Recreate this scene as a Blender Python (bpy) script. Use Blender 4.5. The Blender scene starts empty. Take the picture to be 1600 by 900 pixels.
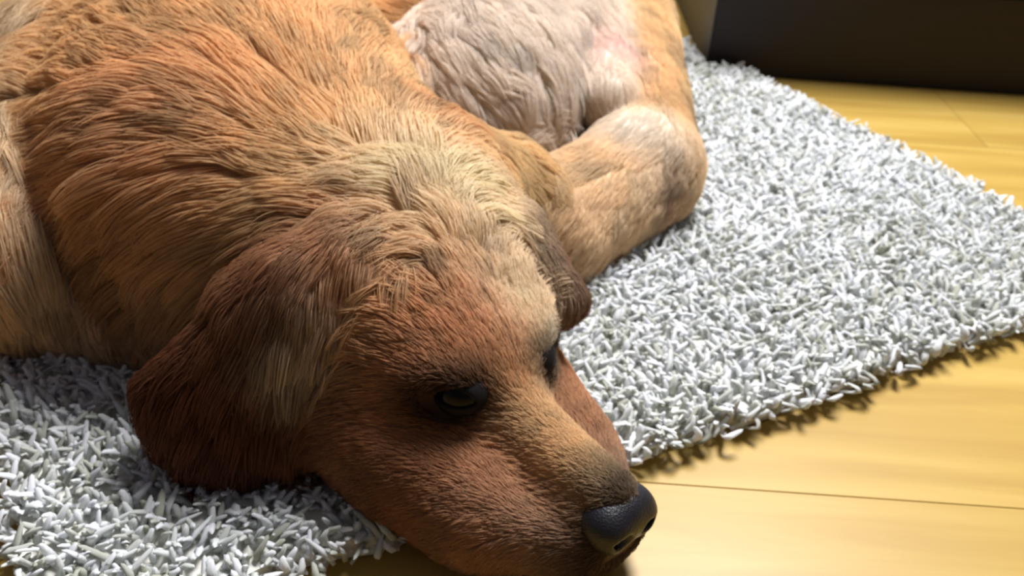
import bpy, bmesh, math, random
import numpy as np
from mathutils import Vector, Matrix, kdtree

rng = np.random.default_rng(7)
random.seed(7)
scene = bpy.context.scene
col = scene.collection

# ------------------------------------------------------------------ camera
CAM_H, FPX, PITCH, ROLL = 0.40, 1500.0, math.radians(32), math.radians(4.0)
cam_d = bpy.data.cameras.new('camera')
cam = bpy.data.objects.new('camera', cam_d); col.objects.link(cam)
cam_d.sensor_width = 36.0
cam_d.lens = FPX / 1600.0 * 36.0
cam_d.clip_start = 0.01
cam_d.dof.use_dof = True; cam_d.dof.focus_distance = 0.37; cam_d.dof.aperture_fstop = 15.0   # a phone that focused a little short
fwv = Vector((0, math.cos(PITCH), -math.sin(PITCH)))
rtv = Vector((1, 0, 0)); upv = rtv.cross(fwv)
Rv = rtv * math.cos(ROLL) + upv * math.sin(ROLL)
Uv = upv * math.cos(ROLL) - rtv * math.sin(ROLL)
m = Matrix((Rv, Uv, -fwv)).transposed().to_4x4(); m.translation = Vector((0, 0, CAM_H))
cam.matrix_world = m
scene.camera = cam

# ------------------------------------------------------------------ world and lights
scene.view_settings.view_transform = 'Standard'
scene.view_settings.look = 'None'
scene.view_settings.gamma = 1
scene.view_settings.exposure = 0.0
w = bpy.data.worlds.new('room_ambient'); scene.world = w; w.use_nodes = True
bg = w.node_tree.nodes['Background']
bg.inputs[0].default_value = (1.0, 0.92, 1.08, 1); bg.inputs[1].default_value = 0.10
ld = bpy.data.lights.new('ceiling_lamp_light', 'AREA'); ld.shape = 'DISK'; ld.size = 0.8
ld.energy = 86; ld.color = (1.0, 0.985, 1.03)
lo = bpy.data.objects.new('ceiling_lamp_light', ld); col.objects.link(lo)
lo.location = (0.42, 1.33, 1.78)
lo.rotation_euler = (Vector((0, 0.65, 0)) - Vector(lo.location)).to_track_quat('-Z', 'Y').to_euler()

# ------------------------------------------------------------------ helpers
def srgb(r, g, b):
    c = np.array([r, g, b]) / 255.0
    return np.where(c <= .04045, c / 12.92, ((c + .055) / 1.055) ** 2.4)

def s4(*c): return (*srgb(*c), 1.0)

def new_mat(name, base=(128, 128, 128), rough=.5, spec=.5):
    mt = bpy.data.materials.new(name); mt.use_nodes = True
    b = mt.node_tree.nodes['Principled BSDF']
    b.inputs['Base Color'].default_value = s4(*base)
    b.inputs['Roughness'].default_value = rough
    b.inputs['Specular IOR Level'].default_value = spec
    return mt, mt.node_tree, b

def obj(name, mesh, mat=None, parent=None):
    o = bpy.data.objects.new(name, mesh); col.objects.link(o)
    if mat and not mesh.materials: mesh.materials.append(mat)
    if parent: o.parent = parent
    return o

def tag(o, label=None, cat=None, group=None, kind=None):
    for k, v in (('label', label), ('category', cat), ('group', group), ('kind', kind)):
        if v: o[k] = v
    return o

def box_mesh(name, x0, x1, y0, y1, z0, z1, bev=0.0, seg=2):
    bm = bmesh.new()
    bmesh.ops.create_cube(bm, size=1)
    for v in bm.verts:
        v.co = Vector(((x0 + x1) / 2 + v.co.x * (x1 - x0), (y0 + y1) / 2 + v.co.y * (y1 - y0), (z0 + z1) / 2 + v.co.z * (z1 - z0)))
    if bev: bmesh.ops.bevel(bm, geom=bm.edges[:], offset=bev, segments=seg, affect='EDGES')
    me = bpy.data.meshes.new(name); bm.to_mesh(me); bm.free()
    return me

def mesh_np(name, v, f, smooth=True):
    """v (n,3), f (m,k) with one k"""
    me = bpy.data.meshes.new(name)
    n, k = len(f), f.shape[1]
    me.vertices.add(len(v)); me.vertices.foreach_set('co', np.ascontiguousarray(v, np.float32).ravel())
    me.loops.add(n * k); me.loops.foreach_set('vertex_index', np.ascontiguousarray(f, np.int32).ravel())
    me.polygons.add(n)
    me.polygons.foreach_set('loop_start', np.arange(0, n * k, k, dtype=np.int32))
    me.polygons.foreach_set('loop_total', np.full(n, k, np.int32))
    if smooth: me.polygons.foreach_set('use_smooth', np.ones(n, bool))
    me.update(calc_edges=True); me.validate()
    return me

# ------------------------------------------------------------------ materials of the room
def wood_material(name, c_dark, c_mid, c_light, rough=.35, stretch=(1.2, 14, 14), rnd=.25):
    mt, nt, b = new_mat(name, c_mid, rough, .4)
    tc = nt.nodes.new('ShaderNodeTexCoord'); oi = nt.nodes.new('ShaderNodeObjectInfo')
    mp = nt.nodes.new('ShaderNodeMapping'); mp.inputs['Scale'].default_value = stretch
    add = nt.nodes.new('ShaderNodeVectorMath'); add.operation = 'ADD'
    mul = nt.nodes.new('ShaderNodeMath'); mul.operation = 'MULTIPLY'; mul.inputs[1].default_value = 37.0
    nt.links.new(oi.outputs['Random'], mul.inputs[0])
    nt.links.new(tc.outputs['Object'], mp.inputs['Vector'])
    nt.links.new(mp.outputs[0], add.inputs[0]); nt.links.new(mul.outputs[0], add.inputs[1])
    n1 = nt.nodes.new('ShaderNodeTexNoise'); n1.inputs['Scale'].default_value = 2.2; n1.inputs['Detail'].default_value = 7
    n1.inputs['Distortion'].default_value = .6
    nt.links.new(add.outputs[0], n1.inputs['Vector'])
    rp = nt.nodes.new('ShaderNodeValToRGB'); e = rp.color_ramp.elements
    e[0].position = .28; e[0].color = s4(*c_dark); e[1].position = .72; e[1].color = s4(*c_light)
    k = e.new(.5); k.color = s4(*c_mid)
    nt.links.new(n1.outputs['Fac'], rp.inputs[0])
    hsv = nt.nodes.new('ShaderNodeHueSaturation')
    mr = nt.nodes.new('ShaderNodeMapRange'); mr.inputs['To Min'].default_value = 1 - rnd; mr.inputs['To Max'].default_value = 1 + rnd * .3
    nt.links.new(oi.outputs['Random'], mr.inputs['Value']); nt.links.new(mr.outputs[0], hsv.inputs['Value'])
    nt.links.new(rp.outputs[0], hsv.inputs['Color']); nt.links.new(hsv.outputs[0], b.inputs['Base Color'])
    bp = nt.nodes.new('ShaderNodeBump'); bp.inputs['Strength'].default_value = .05; bp.inputs['Distance'].default_value = .001
    nt.links.new(n1.outputs['Fac'], bp.inputs['Height']); nt.links.new(bp.outputs[0], b.inputs['Normal'])
    return mt

M_plank = wood_material('yellow_wood_plank', (162, 129, 58), (175, 144, 68), (187, 157, 82), .38, rnd=.10)
M_under, _, _ = new_mat('floor_underlay', (150, 112, 58), .9)
M_dark = wood_material('dark_stained_wood', (16, 7, 10), (22, 10, 14), (28, 14, 17), .5, (2, 2, 20))
M_metal, _, mb = new_mat('brushed_metal', (160, 155, 150), .35); mb.inputs['Metallic'].default_value = 1
M_wall, _, _ = new_mat('wall_paint', (205, 196, 180), .9)

# ------------------------------------------------------------------ setting
floor = tag(obj('floor', box_mesh('floor', -1.7, 2.1, -.9, 2.2, -.03, -.0125), M_under), 'yellow wooden plank floor under the rug', None, None, 'structure')
PW, PL = 0.19, 1.28
pm = box_mesh('plank', 0, PL - .0005, 0, PW - .0005, -.012, 0, .0004, 1)
pm.materials.append(M_plank)
for r in range(-7, 9):
    y0 = .431 + r * PW
    off = (r * .47 + .32) % 1.0 * PL
    for c in range(-1, 3):
        x0 = -1.7 + off - PL + c * PL + .0
        if x0 > 2.0 or x0 + PL < -1.6: continue
        o = obj('plank', pm, None, floor); o.location = (x0, y0, 0)
wall = tag(obj('wall_back', box_mesh('wall_back', -1.7, 2.1, 2.0, 2.1, 0, 2.3), M_wall), 'plain pale wall behind the cabinet', None, None, 'structure')

# dark cabinet, upper right
def empty(name, loc):
    e = bpy.data.objects.new(name, None); col.objects.link(e); e.location = loc; e.empty_display_size = .05
    return e
cab = tag(empty('dark_cabinet', (.225, 1.185, 0)), 'low dark brown wooden cabinet standing on the yellow floor behind the rug', 'cabinet')
CW, CD, CH = 1.15, .40, .25
obj('plinth', box_mesh('plinth', 0, CW, 0.0, CD, 0, .118, .0015), M_dark, cab)
obj('body', box_mesh('body', 0, CW, .006, CD, .118, CH - .02, .001), M_dark, cab)
obj('cabinet_top', box_mesh('cabinet_top', -.004, CW + .004, -.022, CD, CH - .02, CH, .002), M_dark, cab)
for k in range(2):
    d = obj('door', box_mesh('door', k * CW / 2 + .002, (k + 1) * CW / 2 - .002, -.014, .005, .126, CH - .024, .002), M_dark, cab)
    hx = CW / 2 + (-.05 if k == 0 else .05)
    h = obj('handle', box_mesh('handle', hx - .006, hx + .006, -.036, -.014, .155, .205, .004), M_metal, d)
    h['label'] = 'metal bar handle'
# ------------------------------------------------------------------ signed distance tools
def f_cone(p, a, b, r1, r2):
    a = np.asarray(a, np.float32); b = np.asarray(b, np.float32)
    ba = b - a
    t = np.clip(((p - a) @ ba) / max(1e-9, float(ba @ ba)), 0, 1)
    q = p - a - t[..., None] * ba
    return np.sqrt((q * q).sum(-1)) - (r1 + (r2 - r1) * t)

def f_ell(p, c, r, ax=None):
    q = p - np.asarray(c, np.float32)
    if ax is not None: q = q @ np.asarray(ax, np.float32).T
    r = np.asarray(r, np.float32)
    k0 = np.sqrt(((q / r) ** 2).sum(-1)); k1 = np.sqrt(((q / (r * r)) ** 2).sum(-1))
    return k0 * (k0 - 1) / np.maximum(k1, 1e-6)

def smin(a, b, k):
    h = np.clip(.5 + .5 * (b - a) / k, 0, 1)
    return b + (a - b) * h - k * h * (1 - h)

def surface_nets(F, org, h):
    """F (nx,ny,nz) field -> verts, quads"""
    nx, ny, nz = F.shape
    S = F < 0
    cells = np.zeros((nx - 1, ny - 1, nz - 1), np.uint8)
    for i in (0, 1):
        for j in (0, 1):
            for k in (0, 1):
                cells += S[i:nx - 1 + i, j:ny - 1 + j, k:nz - 1 + k]
    act = (cells > 0) & (cells < 8)
    idx = np.full(act.shape, -1, np.int64); A = np.argwhere(act); idx[act] = np.arange(len(A))
    cor = [(i, j, k) for i in (0, 1) for j in (0, 1) for k in (0, 1)]
    val = {c: F[A[:, 0] + c[0], A[:, 1] + c[1], A[:, 2] + c[2]] for c in cor}
    acc = np.zeros((len(A), 3)); cnt = np.zeros(len(A))
    for c in cor:
        for d in range(3):
            if c[d]: continue
            e = list(c); e[d] = 1; e = tuple(e)
            va, vb = val[c], val[e]; mk = (va < 0) != (vb < 0)
            t = np.where(mk, va / np.where(mk, va - vb, 1), 0)
            pt = np.tile(np.array(c, float), (len(A), 1)); pt[:, d] = t
            acc[mk] += pt[mk]; cnt[mk] += 1
    V = (A + acc / cnt[:, None]) * h + np.asarray(org)
    Q = []
    for d in range(3):
        e1, e2 = [(1, 2), (2, 0), (0, 1)][d]
        sl0 = [slice(None)] * 3; sl1 = [slice(None)] * 3
        sl0[d] = slice(0, -1); sl1[d] = slice(1, None)
        a = S[tuple(sl0)]; b = S[tuple(sl1)]
        E = np.argwhere(a != b)
        ok = (E[:, e1] > 0) & (E[:, e2] > 0) & (E[:, e1] < F.shape[e1] - 1) & (E[:, e2] < F.shape[e2] - 1)
        E = E[ok]
        def cell(o1, o2):
            c = E.copy(); c[:, e1] -= o1; c[:, e2] -= o2
            return idx[c[:, 0], c[:, 1], c[:, 2]]
        q = np.stack([cell(1, 1), cell(0, 1), cell(0, 0), cell(1, 0)], 1)
        flip = ~a[E[:, 0], E[:, 1], E[:, 2]]
        q[flip] = q[flip][:, ::-1]
        Q.append(q)
    return V, np.concatenate(Q)

# ------------------------------------------------------------------ the dog
HN = np.array([.0745, .3411, .0452])                     # nose tip
HF = np.array([.7309, -.6815, -.0358]); HL = np.array([.6796, .7317, -.0530]); HU = np.array([.0623, .0144, .998])
def hw(f, l, u): return HN + 1.04 * (f * HF + l * HL + u * HU)
HAX = np.stack([HF, HL, HU])
NECK_O = hw(-.19, 0, .05)

RED = srgb(198, 146, 104); GOLD = srgb(232, 194, 142); MID = srgb(232, 186, 138); CREAM = srgb(250, 232, 198); PALE = srgb(240, 228, 212); WHITE = srgb(246, 238, 224)
BROWN = srgb(108, 66, 44); TAN = srgb(240, 214, 174); GREY = srgb(184, 152, 124); LGOLD = srgb(232, 203, 154)
# primitives: kind, geometry, blend k, colour, fur length, flow
# flow: ('v', vector) | ('r', centre, gravity)
P = []
def cone(a, b, r1, r2, k, c, L, flow, **o): P.append(dict(t='c', a=np.array(a), b=np.array(b), r1=r1, r2=r2, k=k, c=c, L=L, flow=flow, **o))
def ell(c0, r, k, c, L, flow, ax=None, **o): P.append(dict(t='e', a=np.array(c0), r=np.array(r), ax=ax, k=k, c=c, L=L, flow=flow, **o))
BK = ('v', -HF - .15 * HU)
# head
cone(hw(-.030, 0, -.004), hw(-.10, 0, -.004), .019, .031, .015, RED, .006, BK)
cone(hw(-.026, 0, .010), hw(-.105, 0, .018), .0135, .018, .012, LGOLD, .005, BK)
for s in (-1, 1):
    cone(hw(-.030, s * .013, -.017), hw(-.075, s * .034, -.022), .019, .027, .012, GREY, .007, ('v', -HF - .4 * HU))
    cone(hw(-.075, s * .034, -.022), hw(-.120, s * .042, -.018), .027, .033, .012, RED, .008, ('v', -HF - .4 * HU))
    cone(hw(-.095, s * .032, -.018), hw(-.15, s * .044, -.008), .028, .038, .02, RED, .008, ('v', -HF - .3 * HU))
    ell(hw(-.124, s * .029, .036), (.024, .021, .018), .014, RED if s < 0 else LGOLD, .007, ('v', -HF + .2 * HU), HAX)  # far brow lighter: rim light painted into the fur colour
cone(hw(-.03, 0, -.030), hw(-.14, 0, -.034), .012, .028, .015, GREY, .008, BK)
ell(hw(-.150, 0, .020), (.060, .055, .052), .02, RED, .009, ('v', -HF + .05 * HU), HAX)
ell(hw(-.195, 0, .026), (.066, .068, .062), .03, GOLD, .016, ('v', -HF - .1 * HU), HAX)
ell(hw(-.175, .046, .040), (.055, .026, .030), .02, CREAM, .018, ('v', -HF + .1 * HU), HAX)       # pale crest on the far side, rim light painted into its cream
# neck and mane
cone(hw(-.20, 0, .018), (-.170, .590, .105), .068, .090, .04, GOLD, .055, ('r', NECK_O, .35))
ell((-.198, .560, .098), (.086, .085, .090), .03, MID, .065, ('r', NECK_O, .55))
cone((-.075, .530, .100), (-.110, .610, .095), .070, .070, .04, LGOLD, .045, ('r', NECK_O, .3))
cone((-.065, .575, .108), (-.012, .645, .090), .048, .030, .03, LGOLD, .034, ('v', np.array([.8, .25, -.5])))
# trunk
ell((-.225, .690, .112), (.135, .17, .108), .05, GOLD, .040, ('v', np.array([-.35, .7, -.3])))
ell((-.270, .880, .105), (.125, .17, .110), .05, GOLD, .035, ('v', np.array([-.1, .8, -.3])))
ell((-.090, 1.040, .100), (.170, .125, .105), .05, GOLD, .035, ('v', np.array([.8, .4, -.3])))
ell((-.035, .850, .085), (.095, .115, .085), .025, PALE, .034, ('v', np.array([.6, -.75, -.15])))   # belly
ell((.030, .960, .095), (.070, .12, .075), .03, PALE, .03, ('v', np.array([.6, -.75, -.1])))
# shoulder and foreleg on the near side, beyond the mane
cone((-.335, .700, .120), (-.325, .530, .070), .075, .058, .02, TAN, .045, ('v', np.array([.10, -.25, -1.])))
cone((-.325, .530, .050), (-.245, .520, .035), .034, .030, .02, TAN, .03, ('v', np.array([.2, -.2, -1.])))
cone((-.245, .520, .034), (-.13, .470, .030), .028, .026, .02, TAN, .014, ('v', np.array([.9, -.3, -.2])))
# hind leg on the right: thigh, knee, lower leg, foot
cone((.090, 1.06, .085), (.112, .765, .062), .068, .040, .012, LGOLD, .020, ('v', np.array([.15, -1., -.3])))
cone((.102, .755, .050), (.020, .655, .045), .048, .048, .02, TAN, .016, ('v', np.array([-.7, -.7, -.35])))
ell((.098, .750, .075), (.038, .032, .028), .02, WHITE, .014, ('v', np.array([-.9, -.2, -.3])))  # knee top whitened: overexposed highlight painted as fur colour
cone((.020, .655, .042), (-.045, .600, .036), .040, .032, .02, TAN, .014, ('v', np.array([-.8, -.5, -.2])))
cone((.108, 1.03, .095), (.112, .800, .078), .036, .028, .010, GOLD, .018, ('v', np.array([.15, -1., -.3])))
cone((.066, .990, .122), (.074, .800, .100), .032, .024, .008, PALE, .014, ('v', np.array([.1, -1., -.2])))
# tail
cone((.03, 1.12, .07), (-.20, 1.15, .04), .035, .03, .03, GOLD, .05, ('v', np.array([-.9, .2, -.3])))
cone((-.20, 1.15, .04), (-.37, 1.03, .035), .03, .018, .03, CREAM, .05, ('v', np.array([-.8, -.4, -.3])))
# near ear: a flap fanned from its base
EB = np.array([-.112, .442, .118])
for tip, r in (((-.185, .410, .062), .013), ((-.180, .402, .048), .014), ((-.166, .396, .038), .014), ((-.152, .394, .036), .013), ((-.140, .394, .036), .013), ((-.116, .398, .042), .012)):
    cone(EB + (np.array(tip) - EB) * .12, tip, .020, r, .014, BROWN, .026, ('r', EB + np.array([.01, .01, .02]), .7), ear=1)
cone(EB + np.array([.020, .004, .012]), EB + np.array([-.03, -.008, -.010]), .020, .017, .015, RED, .020, ('r', EB + np.array([.03, .01, .03]), .6), ear=1)
cone(EB + np.array([.008, -.016, -.008]), EB + np.array([.006, -.026, -.030]), .013, .010, .012, CREAM, .024, ('v', np.array([-.05, -.15, -1.])), ear=1)
# far ear
FB = hw(-.178, .064, .050)
cone((.002, .514, .122), (.036, .480, .094), .014, .009, .008, BROWN, .014, ('v', np.array([.3, -.3, -1.])), ear=2)
cone((.002, .514, .118), (.030, .505, .072), .014, .010, .008, BROWN, .014, ('v', np.array([.3, -.2, -1.])), ear=2)

CARVE = []
for s in (-1, 1):
    CARVE.append((hw(-.101, s * .043, .034), .0105, .008))

def prim(p, d):
    if d['t'] == 'c': return f_cone(p, d['a'], d['b'], d['r1'], d['r2'])
    return f_ell(p, d['a'], d['r'], d['ax'])

def bbox(d, pad):
    if d['t'] == 'c':
        r = max(d['r1'], d['r2']); lo_ = np.minimum(d['a'], d['b']) - r; hi = np.maximum(d['a'], d['b']) + r
    else:
        r = d['r'].max() if d['ax'] is not None else d['r']; lo_ = d['a'] - r; hi = d['a'] + r
    return lo_ - pad, hi + pad

VOX = .0032
ORG = np.array([-.46, .28, -.004]); DIM = np.ceil((np.array([.24, 1.32, .27]) - ORG) / VOX).astype(int)
F = np.full(DIM, .05, np.float32)
AX = [ORG[i] + np.arange(DIM[i]) * VOX for i in range(3)]
for d in P:
    l_, h_ = bbox(d, max(.03, d['k']) + .01)
    i0 = np.clip(((l_ - ORG) / VOX).astype(int), 0, DIM); i1 = np.clip(np.ceil((h_ - ORG) / VOX).astype(int) + 1, 0, DIM)
    sl = tuple(slice(a, b) for a, b in zip(i0, i1))
    g = np.stack(np.meshgrid(*[AX[i][sl[i]].astype(np.float32) for i in range(3)], indexing='ij'), -1)
    F[sl] = smin(F[sl], prim(g, d).astype(np.float32), d['k'])
for c, r, k in CARVE:
    i0 = ((c - .05 - ORG) / VOX).astype(int); i1 = ((c + .05 - ORG) / VOX).astype(int)
    sl = tuple(slice(max(a, 0), b) for a, b in zip(i0, i1))
    g = np.stack(np.meshgrid(*[AX[i][sl[i]].astype(np.float32) for i in range(3)], indexing='ij'), -1)
    s = f_ell(g, c, (r * 1.3, r, r * .8), HAX)
    F[sl] = -smin(-F[sl], s, k)
F = np.maximum(F, (.006 - AX[2])[None, None, :].astype(np.float32))
V, Q = surface_nets(F, ORG, VOX)
me = mesh_np('dog_body', V, Q)
bm = bmesh.new(); bm.from_mesh(me)
for _ in range(2): bmesh.ops.smooth_vert(bm, verts=bm.verts, factor=.5, use_axis_x=True, use_axis_y=True, use_axis_z=True)
bmesh.ops.recalc_face_normals(bm, faces=bm.faces)
bm.to_mesh(me); bm.free(); me.update()

def weights(p, tau=.007):
    sd = np.stack([prim(p, d) for d in P], 1)
    wgt = np.exp(-(sd - sd.min(1, keepdims=True)) / tau)
    return wgt / wgt.sum(1, keepdims=True)

PC = np.array([d['c'] for d in P]); PLn = np.array([d['L'] for d in P])
def vnoise(p, s, seed):
    r = np.random.default_rng(seed); out = np.zeros(len(p))
    for i in range(6):
        k = r.normal(size=3) * s; out += np.sin(p @ k + r.uniform(0, 6.28))
    return out / 6 * 1.6
EYES = [hw(-.107, s * .0330, .0330) for s in (-1, 1)]
SPOTS = [((.098, .742, .100), .030, WHITE, .9), (hw(-.165, -.065, .0), .036, BROWN, .6), (hw(-.11, -.065, -.015), .036, BROWN, .45), ((.148, .93, .09), .032, BROWN, .6), ((.145, .83, .075), .028, BROWN, .6), ((.080, .86, .13), .030, srgb(244, 214, 204), .8), ((.120, .712, .055), .020, BROWN, .75),  # white knee is a painted highlight, brown near cheek painted shade
         ((-.055, .488, .165), .040, CREAM, .7), ((-.022, .488, .145), .042, CREAM, .95), ((.010, .449, .118), .027, CREAM, .95),  # pale crest fur with its rim light painted in
         ((-.112, .398, .098), .017, CREAM, .8), ((-.225, .475, .08), .06, BROWN, .6), ((-.060, .575, .165), .035, RED, .7),  # brown neck side: shade behind the ear painted into the fur
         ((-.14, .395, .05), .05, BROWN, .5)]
def coat(p, W):
    c = W @ PC
    hf = (p - HN) @ HF; hl = (p - HN) @ HL; hu = (p - HN) @ HU
    # dark skin and painted shade round the eyes; dark lips by the nose, coat markings
    for e in EYES:
        dd = (p - e)
        q = np.sqrt(((dd @ HF) / .027) ** 2 + ((dd @ HL) / .022) ** 2 + ((dd @ HU) / .0170) ** 2)
        t = np.clip(1.6 - q, 0, 1)[:, None]; t = t * t * (3 - 2 * t)
        c = c * (1 - t * .88) + srgb(28, 16, 14) * t * .88
    t = np.clip((hf + .046 + .25 * (hl + .01)) / .028, 0, 1)[:, None]
    c = c * (1 - t * .8) + srgb(52, 44, 44) * t * .8
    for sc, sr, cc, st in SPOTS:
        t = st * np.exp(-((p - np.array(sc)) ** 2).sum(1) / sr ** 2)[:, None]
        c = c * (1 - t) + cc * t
    n = vnoise(p, 60, 3)[:, None]
    c = c * (1 + .10 * n)
    return np.clip(c, 0.004, .95)

# vertex colours of the skin below the fur
co = np.empty(len(me.vertices) * 3, np.float32); me.vertices.foreach_get('co', co); co = co.reshape(-1, 3).astype(float)
nv = np.empty_like(co, dtype=np.float32).ravel(); me.vertices.foreach_get('normal', nv); nv = nv.reshape(-1, 3)
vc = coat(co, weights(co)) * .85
ca = me.color_attributes.new('coat', 'FLOAT_COLOR', 'POINT')
ca.data.foreach_set('color', np.c_[vc, np.ones(len(vc))].astype(np.float32).ravel())

def attr_mat(name, attr, rough, spec, gain=1.0):
    mt, nt, b = new_mat(name, (128, 128, 128), rough, spec)
    a = nt.nodes.new('ShaderNodeAttribute'); a.attribute_name = attr
    nt.links.new(a.outputs['Color'], b.inputs['Base Color'])
    return mt
def translucent(mt, fac):
    nt = mt.node_tree; at_ = [n for n in nt.nodes if n.type == 'ATTRIBUTE'][0]
    tr = nt.nodes.new('ShaderNodeBsdfTranslucent'); mx = nt.nodes.new('ShaderNodeMixShader'); mx.inputs[0].default_value = fac
    nt.links.new(at_.outputs['Color'], tr.inputs['Color']); nt.links.new(nt.nodes['Principled BSDF'].outputs[0], mx.inputs[1]); nt.links.new(tr.outputs[0], mx.inputs[2])
    nt.links.new(mx.outputs[0], nt.nodes['Material Output'].inputs['Surface'])
M_skin = attr_mat('dog_skin', 'coat', .8, .1)
M_fur = attr_mat('dog_fur', 'coat', .55, .2); translucent(M_fur, .42)
M_black, _, _ = new_mat('black_skin', (18, 15, 16), .75, .2)
M_nose, nt, b = new_mat('nose_leather', (22, 21, 26), .42, .5)
nz = nt.nodes.new('ShaderNodeTexVoronoi'); nz.inputs['Scale'].default_value = 900
bp = nt.nodes.new('ShaderNodeBump'); bp.inputs['Strength'].default_value = .3; bp.inputs['Distance'].default_value = .0006
tc = nt.nodes.new('ShaderNodeTexCoord'); nt.links.new(tc.outputs['Object'], nz.inputs['Vector'])
nt.links.new(nz.outputs['Distance'], bp.inputs['Height']); nt.links.new(bp.outputs[0], b.inputs['Normal'])
M_eye, _, _ = new_mat('dark_eye', (9, 7, 7), .22, .16)

dog = tag(obj('dog', me, M_skin), 'golden retriever lying curled up on the shaggy rug, head in front', 'dog')

# fur -----------------------------------------------------------------
me.calc_loop_triangles()
nt_ = len(me.loop_triangles)
tv = np.empty(nt_ * 3, np.int32); me.loop_triangles.foreach_get('vertices', tv); tv = tv.reshape(-1, 3)
A3, B3, C3 = co[tv[:, 0]], co[tv[:, 1]], co[tv[:, 2]]
area = np.linalg.norm(np.cross(B3 - A3, C3 - A3), axis=1) / 2
cen = (A3 + B3 + C3) / 3
dist = np.linalg.norm(cen - np.array([0, 0, CAM_H]), axis=1)
tn = nv[tv].mean(1)
NH = 520000
dens = area * np.clip(.5 / dist, .3, 1.5) ** 1.6 * np.where(cen[:, 2] < .02, .25, 1)
fl = np.array([(c[1] - HN[1]) for c in cen])
headness = (weights(cen) * (PLn < .012)).sum(1)
dens *= 1 + 3.0 * headness
ti = rng.choice(nt_, NH, p=dens / dens.sum())
u = rng.random(NH); v = rng.random(NH); sw = u + v > 1; u[sw] = 1 - u[sw]; v[sw] = 1 - v[sw]
root = A3[ti] + u[:, None] * (B3 - A3)[ti] + v[:, None] * (C3 - A3)[ti]
nrm = nv[tv[ti, 0]] * (1 - u - v)[:, None] + nv[tv[ti, 1]] * u[:, None] + nv[tv[ti, 2]] * v[:, None]
nrm /= np.linalg.norm(nrm, axis=1, keepdims=True)
keep = np.ones(NH, bool)
for e in EYES:
    dd = root - e
    q = np.sqrt(((dd @ HF) / .0185) ** 2 + ((dd @ HL) / .016) ** 2 + ((dd @ HU) / .0100) ** 2)
    keep &= q > 1
keep &= ((root - HN) @ HF) < -.012
root, nrm = root[keep], nrm[keep]; NH = len(root)
W = weights(root)
flow = np.zeros((NH, 3))
for i, d in enumerate(P):
    fd = d['flow']
    if fd[0] == 'v': vv = np.tile(fd[1] / np.linalg.norm(fd[1]), (NH, 1))
    else:
        vv = root - fd[1]; vv /= np.linalg.norm(vv, axis=1, keepdims=True) + 1e-6
        vv = vv + np.array([0, 0, -fd[2]])
    flow += W[:, i:i + 1] * vv
# clumps: locks of hair
NC = 3600
ci = rng.choice(NH, NC, replace=False)
kd = kdtree.KDTree(NC)
for i, c in enumerate(root[ci]): kd.insert(c, i)
kd.balance()
lock = np.array([kd.find(p)[1] for p in root])
lr = rng.normal(size=(NC, 3)); lb = rng.normal(size=NC); ll = rng.uniform(.75, 1.2, NC)
wob = np.stack([vnoise(root, 28, 11 + i) for i in range(3)], 1)
soft = np.clip((W @ PLn) / .03, .25, 1)[:, None]
flow = flow + soft * (.20 * wob + .14 * lr[lock] + .05 * rng.normal(size=(NH, 3)))
tang = flow - (flow * nrm).sum(1, keepdims=True) * nrm
tang /= np.linalg.norm(tang, axis=1, keepdims=True) + 1e-6
Ln = (W @ PLn) * ll[lock] * rng.uniform(.75, 1.15, NH)
K = 7
lift = np.clip(.40 - Ln * 4, .16, .4)[:, None]
dir0 = tang + lift * nrm + .04 * rng.normal(size=(NH, 3)); dir0 /= np.linalg.norm(dir0, axis=1, keepdims=True)
cl_root = root[ci][lock]; 
# the lock's own path: same equations at the lock's centre hair
G = np.gradient(F)
def field(p):
    q = np.clip(np.rint((p - ORG) / VOX).astype(int), 0, DIM - 1)
    g = np.stack([a[q[:, 0], q[:, 1], q[:, 2]] for a in G], 1); g /= np.linalg.norm(g, axis=1, keepdims=True) + 1e-9
    ctr = ORG + q * VOX
    return F[q[:, 0], q[:, 1], q[:, 2]] + ((p - ctr) * g).sum(1), g
def path(r0, d0, n0, L):
    """the hair leaves the skin and then lies along it"""
    pts = [r0]; d = d0.copy(); p = r0.copy(); st = (L / (K - 1))[:, None]
    ride = rng.uniform(.0008, .0045, len(r0)) * np.clip(L / .03, .15, 1.3)
    for k in range(1, K):
        q = p + d * st
        sd, g = field(q)
        near = np.clip(1 - (sd - .012) / .01, 0, 1)                     # hair hanging free is left alone
        corr = np.where(sd < ride, ride - sd, (ride - sd) * .28 * near)
        q = q + g * corr[:, None]
        d = q - p + np.array([0, 0, -.10]) * st; d /= np.linalg.norm(d, axis=1, keepdims=True) + 1e-9
        p = p + d * st
        pts.append(p)
    return np.stack(pts, 1)
pts = path(root, dir0, nrm, Ln)
lp = pts[ci][lock]
lk = np.clip(Ln / .03, 0, 1)[:, None, None] * .62 * (np.linspace(0, 1, K) ** 1.3)[None, :, None]
pts = pts * (1 - lk) + (lp + (root - cl_root)[:, None, :] * .35) * lk
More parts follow.
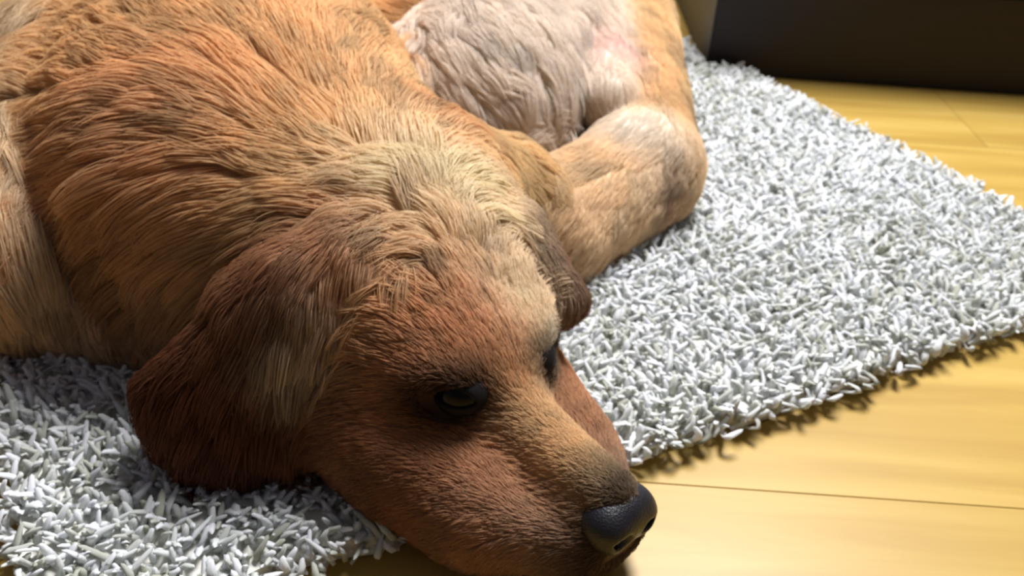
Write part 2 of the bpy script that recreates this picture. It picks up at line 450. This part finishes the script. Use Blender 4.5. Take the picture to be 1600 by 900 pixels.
# keep hair off the ground
pts[:, :, 2] = np.maximum(pts[:, :, 2], .006 + .01 * rng.random((NH, 1)))
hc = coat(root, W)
hc = hc * (1 + .13 * lb[lock] * np.clip(Ln / .02, .25, 1) * (1 - .6 * W @ (PC[:, 2] > .5)))[:, None] * (1 + .10 * rng.normal(size=NH))[:, None]
hc = np.clip(hc * np.minimum(1, .88 / hc.max(1, keepdims=True)), .004, .95)
cu = bpy.data.hair_curves.new('fur')
cu.add_curves([K] * NH)
cu.attributes['position'].data.foreach_set('vector', pts.astype(np.float32).ravel())
rad = cu.attributes.get('radius') or cu.attributes.new('radius', 'FLOAT', 'POINT')
rr = (.00012 + .00016 * np.clip(Ln / .03, 0, 1))[:, None] * np.linspace(1, .35, K)[None, :]
rad.data.foreach_set('value', rr.astype(np.float32).ravel())
ca = cu.attributes.new('coat', 'FLOAT_COLOR', 'CURVE')
ca.data.foreach_set('color', np.c_[hc, np.ones(NH)].astype(np.float32).ravel())
cu.materials.append(M_fur)
fur = bpy.data.objects.new('fur', cu); col.objects.link(fur); fur.parent = dog
tag(fur, 'golden and cream fur', None, None, 'stuff')

# nose ------------------------------------------------------------------
nh = .0009
gx = [np.arange(-.03, .03, nh)] * 3
g = np.stack(np.meshgrid(*gx, indexing='ij'), -1)
fn = f_ell(g, (-.006, 0, .002), (.0165, .0225, .0150))
fn = smin(fn, f_ell(g, (-.012, 0, -.013), (.014, .018, .017)), .008)
for s in (-1, 1):
    fn = smin(fn, f_ell(g, (.000, s * .0115, -.001), (.0100, .0098, .0105)), .006)
    fn = -smin(-fn, f_cone(g, np.array([.010, s * .0085, -.0015]), np.array([.002, s * .017, .000]), .0042, .0030), .003)
fn = -smin(-fn, f_cone(g, np.array([.0135, 0, .004]), np.array([.008, 0, -.020]), .0012, .0012), .002)
nv_, nq = surface_nets(fn.astype(np.float32), np.array([-.03] * 3), nh)
nv_ = HN + HU * .0010 - HF * .014 + nv_[:, :1] * HF + nv_[:, 1:2] * HL + nv_[:, 2:3] * HU
nose = obj('nose', mesh_np('nose', nv_, nq), M_nose, dog); nose['label'] = 'black leathery nose'

# eyes --------------------------------------------------------------------
def ball(name, c, r, mat, parent, ax=(1, 1, 1)):
    bm = bmesh.new(); bmesh.ops.create_uvsphere(bm, u_segments=28, v_segments=18, radius=1)
    for q in bm.verts:
        x = q.co; q.co = Vector(c + r * (x.x * ax[0] * HF + x.y * ax[1] * HL + x.z * ax[2] * HU))
    for f in bm.faces: f.smooth = True
    me_ = bpy.data.meshes.new(name); bm.to_mesh(me_); bm.free()
    return obj(name, me_, mat, parent)
for s, e in zip((-1, 1), EYES):
    ec = e + HL * (-s * .0105) - HF * .002
    eye = ball('eye', ec, .0165, M_eye, dog); eye['label'] = 'dark glossy eye'
    # lids: a dark shell over the ball with an almond opening
    out = HF * .40 + HL * s * .88 + HU * .22; out /= np.linalg.norm(out)
    side = np.cross(HU, out); side /= np.linalg.norm(side); upx = np.cross(out, side)
    n, mseg = 48, 7; vv = []; ff = []
    for i in range(n):
        t = 2 * math.pi * i / n
        a, bq = math.cos(t), math.sin(t)
        pin = np.array([.80 * a, (.38 if bq > 0 else .26) * bq * (1 - .35 * a * a)])
        pout = np.array([1.35 * a, 1.15 * bq])
        for j in range(mseg + 1):
            u_ = max(0, j - 1) / (mseg - 1)
            q = pin + (pout - pin) * u_
            th = float(np.hypot(*q)); dn = q / max(th, 1e-6)
            R_ = (.0160 if j == 0 else .0178 - .0012 * u_)
            vv.append(ec + R_ * (out * math.cos(th) + (side * dn[0] + upx * dn[1]) * math.sin(th)))
            if j < mseg:
                i2 = (i + 1) % n; m1 = mseg + 1
                ff.append((i * m1 + j, i * m1 + j + 1, i2 * m1 + j + 1, i2 * m1 + j))
    lid = obj('eyelid', mesh_np('eyelid', np.array(vv), np.array(ff)), M_black, dog); lid['label'] = 'black eyelid rim'

# ------------------------------------------------------------------ rug
RD = np.array([.8625, .5060]); RB = np.array([-.5060, .8625])       # along the front edge, and away from the camera
RC = np.array([.5330, .7040])                                       # near right corner
RW, RLn = .862, .95
def rug_pt(s, t): return RC - RD * s + RB * t                       # s along the front edge to the left, t depth
def tuck(p):                                                        # the rug's edge is pushed against the cabinet's corner
    p = np.array(p, float); bad = (p[..., 1] > 1.160) & (p[..., 0] > .206)
    p[..., 0] = np.where(bad, .206, p[..., 0]); return p
M_back, _, _ = new_mat('rug_backing', (214, 214, 204), .95, .1)
bm = bmesh.new()
ns, nt2 = 36, 30
grid = {}
def wav(i, n): return .0035 * math.sin(i * 1.7) + .002 * math.sin(i * .61 + 1)
for i in range(ns + 1):
    for j in range(nt2 + 1):
        s, t = .008 + (RW - .016) * i / ns, .008 + (RLn - .016) * j / nt2
        if j in (0, nt2): t += wav(i, ns)
        if i in (0, ns): s += wav(j, nt2)
        p = tuck(rug_pt(s, t)); grid[i, j] = bm.verts.new((p[0], p[1], .001))
for i in range(ns):
    for j in range(nt2): bm.faces.new((grid[i, j], grid[i, j + 1], grid[i + 1, j + 1], grid[i + 1, j]))
bmesh.ops.recalc_face_normals(bm, faces=bm.faces)
ext = bmesh.ops.extrude_face_region(bm, geom=bm.faces[:])
for q in [x for x in ext['geom'] if isinstance(x, bmesh.types.BMVert)]: q.co.z += .013
bmesh.ops.recalc_face_normals(bm, faces=bm.faces)
me_ = bpy.data.meshes.new('shaggy_rug'); bm.to_mesh(me_); bm.free()
rug = tag(obj('shaggy_rug', me_, M_back), 'pale grey-white shaggy rug lying on the yellow wooden floor', 'rug')
# pile: twisted yarn tufts
sp = .0050
ss = np.arange(sp * .4, RW, sp); tt = np.arange(sp * .4, RLn, sp)
SS, TT = np.meshgrid(ss, tt, indexing='ij'); SS = SS.ravel() + rng.uniform(-.45, .45, SS.size) * sp; TT = TT.ravel() + rng.uniform(-.45, .45, TT.size) * sp
rp_ = tuck(RC - RD * SS[:, None] + RB * TT[:, None])
cs = .0125
gi, gj = np.floor(SS / cs).astype(int), np.floor(TT / cs).astype(int)
jit = rng.uniform(-.35, .35, (gi.max() + 3, gj.max() + 3, 2))
cS = (gi + .5 + jit[gi, gj, 0]) * cs; cT = (gj + .5 + jit[gi, gj, 1]) * cs
pull = (SS - cS)[:, None] * RD * .55 - (TT - cT)[:, None] * RB * .55 # tips gather into tufts
n0 = len(rp_)
pr = np.c_[rp_, np.full(n0, .016)]
sdv = np.full(n0, 1.)
for d in P: sdv = np.minimum(sdv, prim(pr, d))
ok = sdv > -.004
rp_ = rp_[ok]; SS = SS[ok]; TT = TT[ok]; pull = pull[ok]; sdv = sdv[ok]; n0 = len(rp_)
h_ = rng.uniform(.017, .025, n0)
lean = rng.normal(size=(n0, 2)) * .0065 + np.stack([vnoise(np.c_[rp_, np.zeros(n0)], 30, 41), vnoise(np.c_[rp_, np.zeros(n0)], 30, 42)], 1) * .006
edge = np.minimum(np.minimum(SS, RW - SS), np.minimum(TT, RLn - TT))
outw = np.where((TT < .012)[:, None], -RB, 0) + np.where((SS < .012)[:, None], RD, 0) + np.where((SS > RW - .012)[:, None], -RD, 0)
lean += outw * .003 + pull; lean *= np.minimum(1, .011 / (np.linalg.norm(lean, axis=1, keepdims=True) + 1e-6)); h_ = h_ * np.clip(.55 + edge / .02, .55, 1)
KS, NS = 6, 5
ang = np.linspace(0, 2 * np.pi, NS, endpoint=False)
tk = np.array([0, .25, .5, .75, .95, 1.0])
rad_k = np.array([.8, 1.0, 1.12, 1.05, .70, .05])
tw = rng.uniform(0, 6.28, n0); yr = rng.uniform(.0016, .0026, n0)
curl = rng.normal(size=(n0, 2)) * .005
verts = np.empty((n0, KS, NS, 3), np.float32)
for k in range(KS):
    t = tk[k]
    cx = rp_ + lean * t ** 1.5 + curl * math.sin(t * 3.1)
    z = .006 + h_ * (t - .18 * t * t)
    for j in range(NS):
        a = ang[j] + tw + t * 2.2
        rr_ = yr * rad_k[k] * (1 + .25 * np.cos(2 * a + tw))
        verts[:, k, j, 0] = cx[:, 0] + rr_ * np.cos(a); verts[:, k, j, 1] = cx[:, 1] + rr_ * np.sin(a); verts[:, k, j, 2] = z
base = (np.arange(n0) * KS * NS)[:, None]
quad = []
for k in range(KS - 1):
    for j in range(NS):
        quad.append([k * NS + j, k * NS + (j + 1) % NS, (k + 1) * NS + (j + 1) % NS, (k + 1) * NS + j])
quad = np.array(quad)
faces = (base[:, :, None] + quad[None]).reshape(-1, 4)
pm_ = mesh_np('pile', verts.reshape(-1, 3), faces)
tone = rng.random(n0); patch = vnoise(np.c_[rp_, np.zeros(n0)], 18, 77)
tone = np.clip(tone * .85 + .10 + .12 * patch, 0, 1)
c1, c2, c3 = srgb(184, 186, 166), srgb(232, 235, 231), srgb(248, 250, 252)
pc = np.where((tone < .4)[:, None], c1 + (c2 - c1) * (tone / .4)[:, None], c2 + (c3 - c2) * ((tone - .4) / .6)[:, None])
pc = np.repeat(pc, KS * NS, 0)
ca = pm_.color_attributes.new('yarn', 'FLOAT_COLOR', 'POINT')
ca.data.foreach_set('color', np.c_[pc, np.ones(len(pc))].astype(np.float32).ravel())
M_yarn = attr_mat('rug_yarn', 'yarn', .9, .05)
translucent(M_yarn, .35)
pile = tag(obj('pile', pm_, M_yarn, rug), 'pale shaggy yarn pile', None, None, 'stuff')
print('fur', NH, 'pile', n0, 'dog verts', len(co))
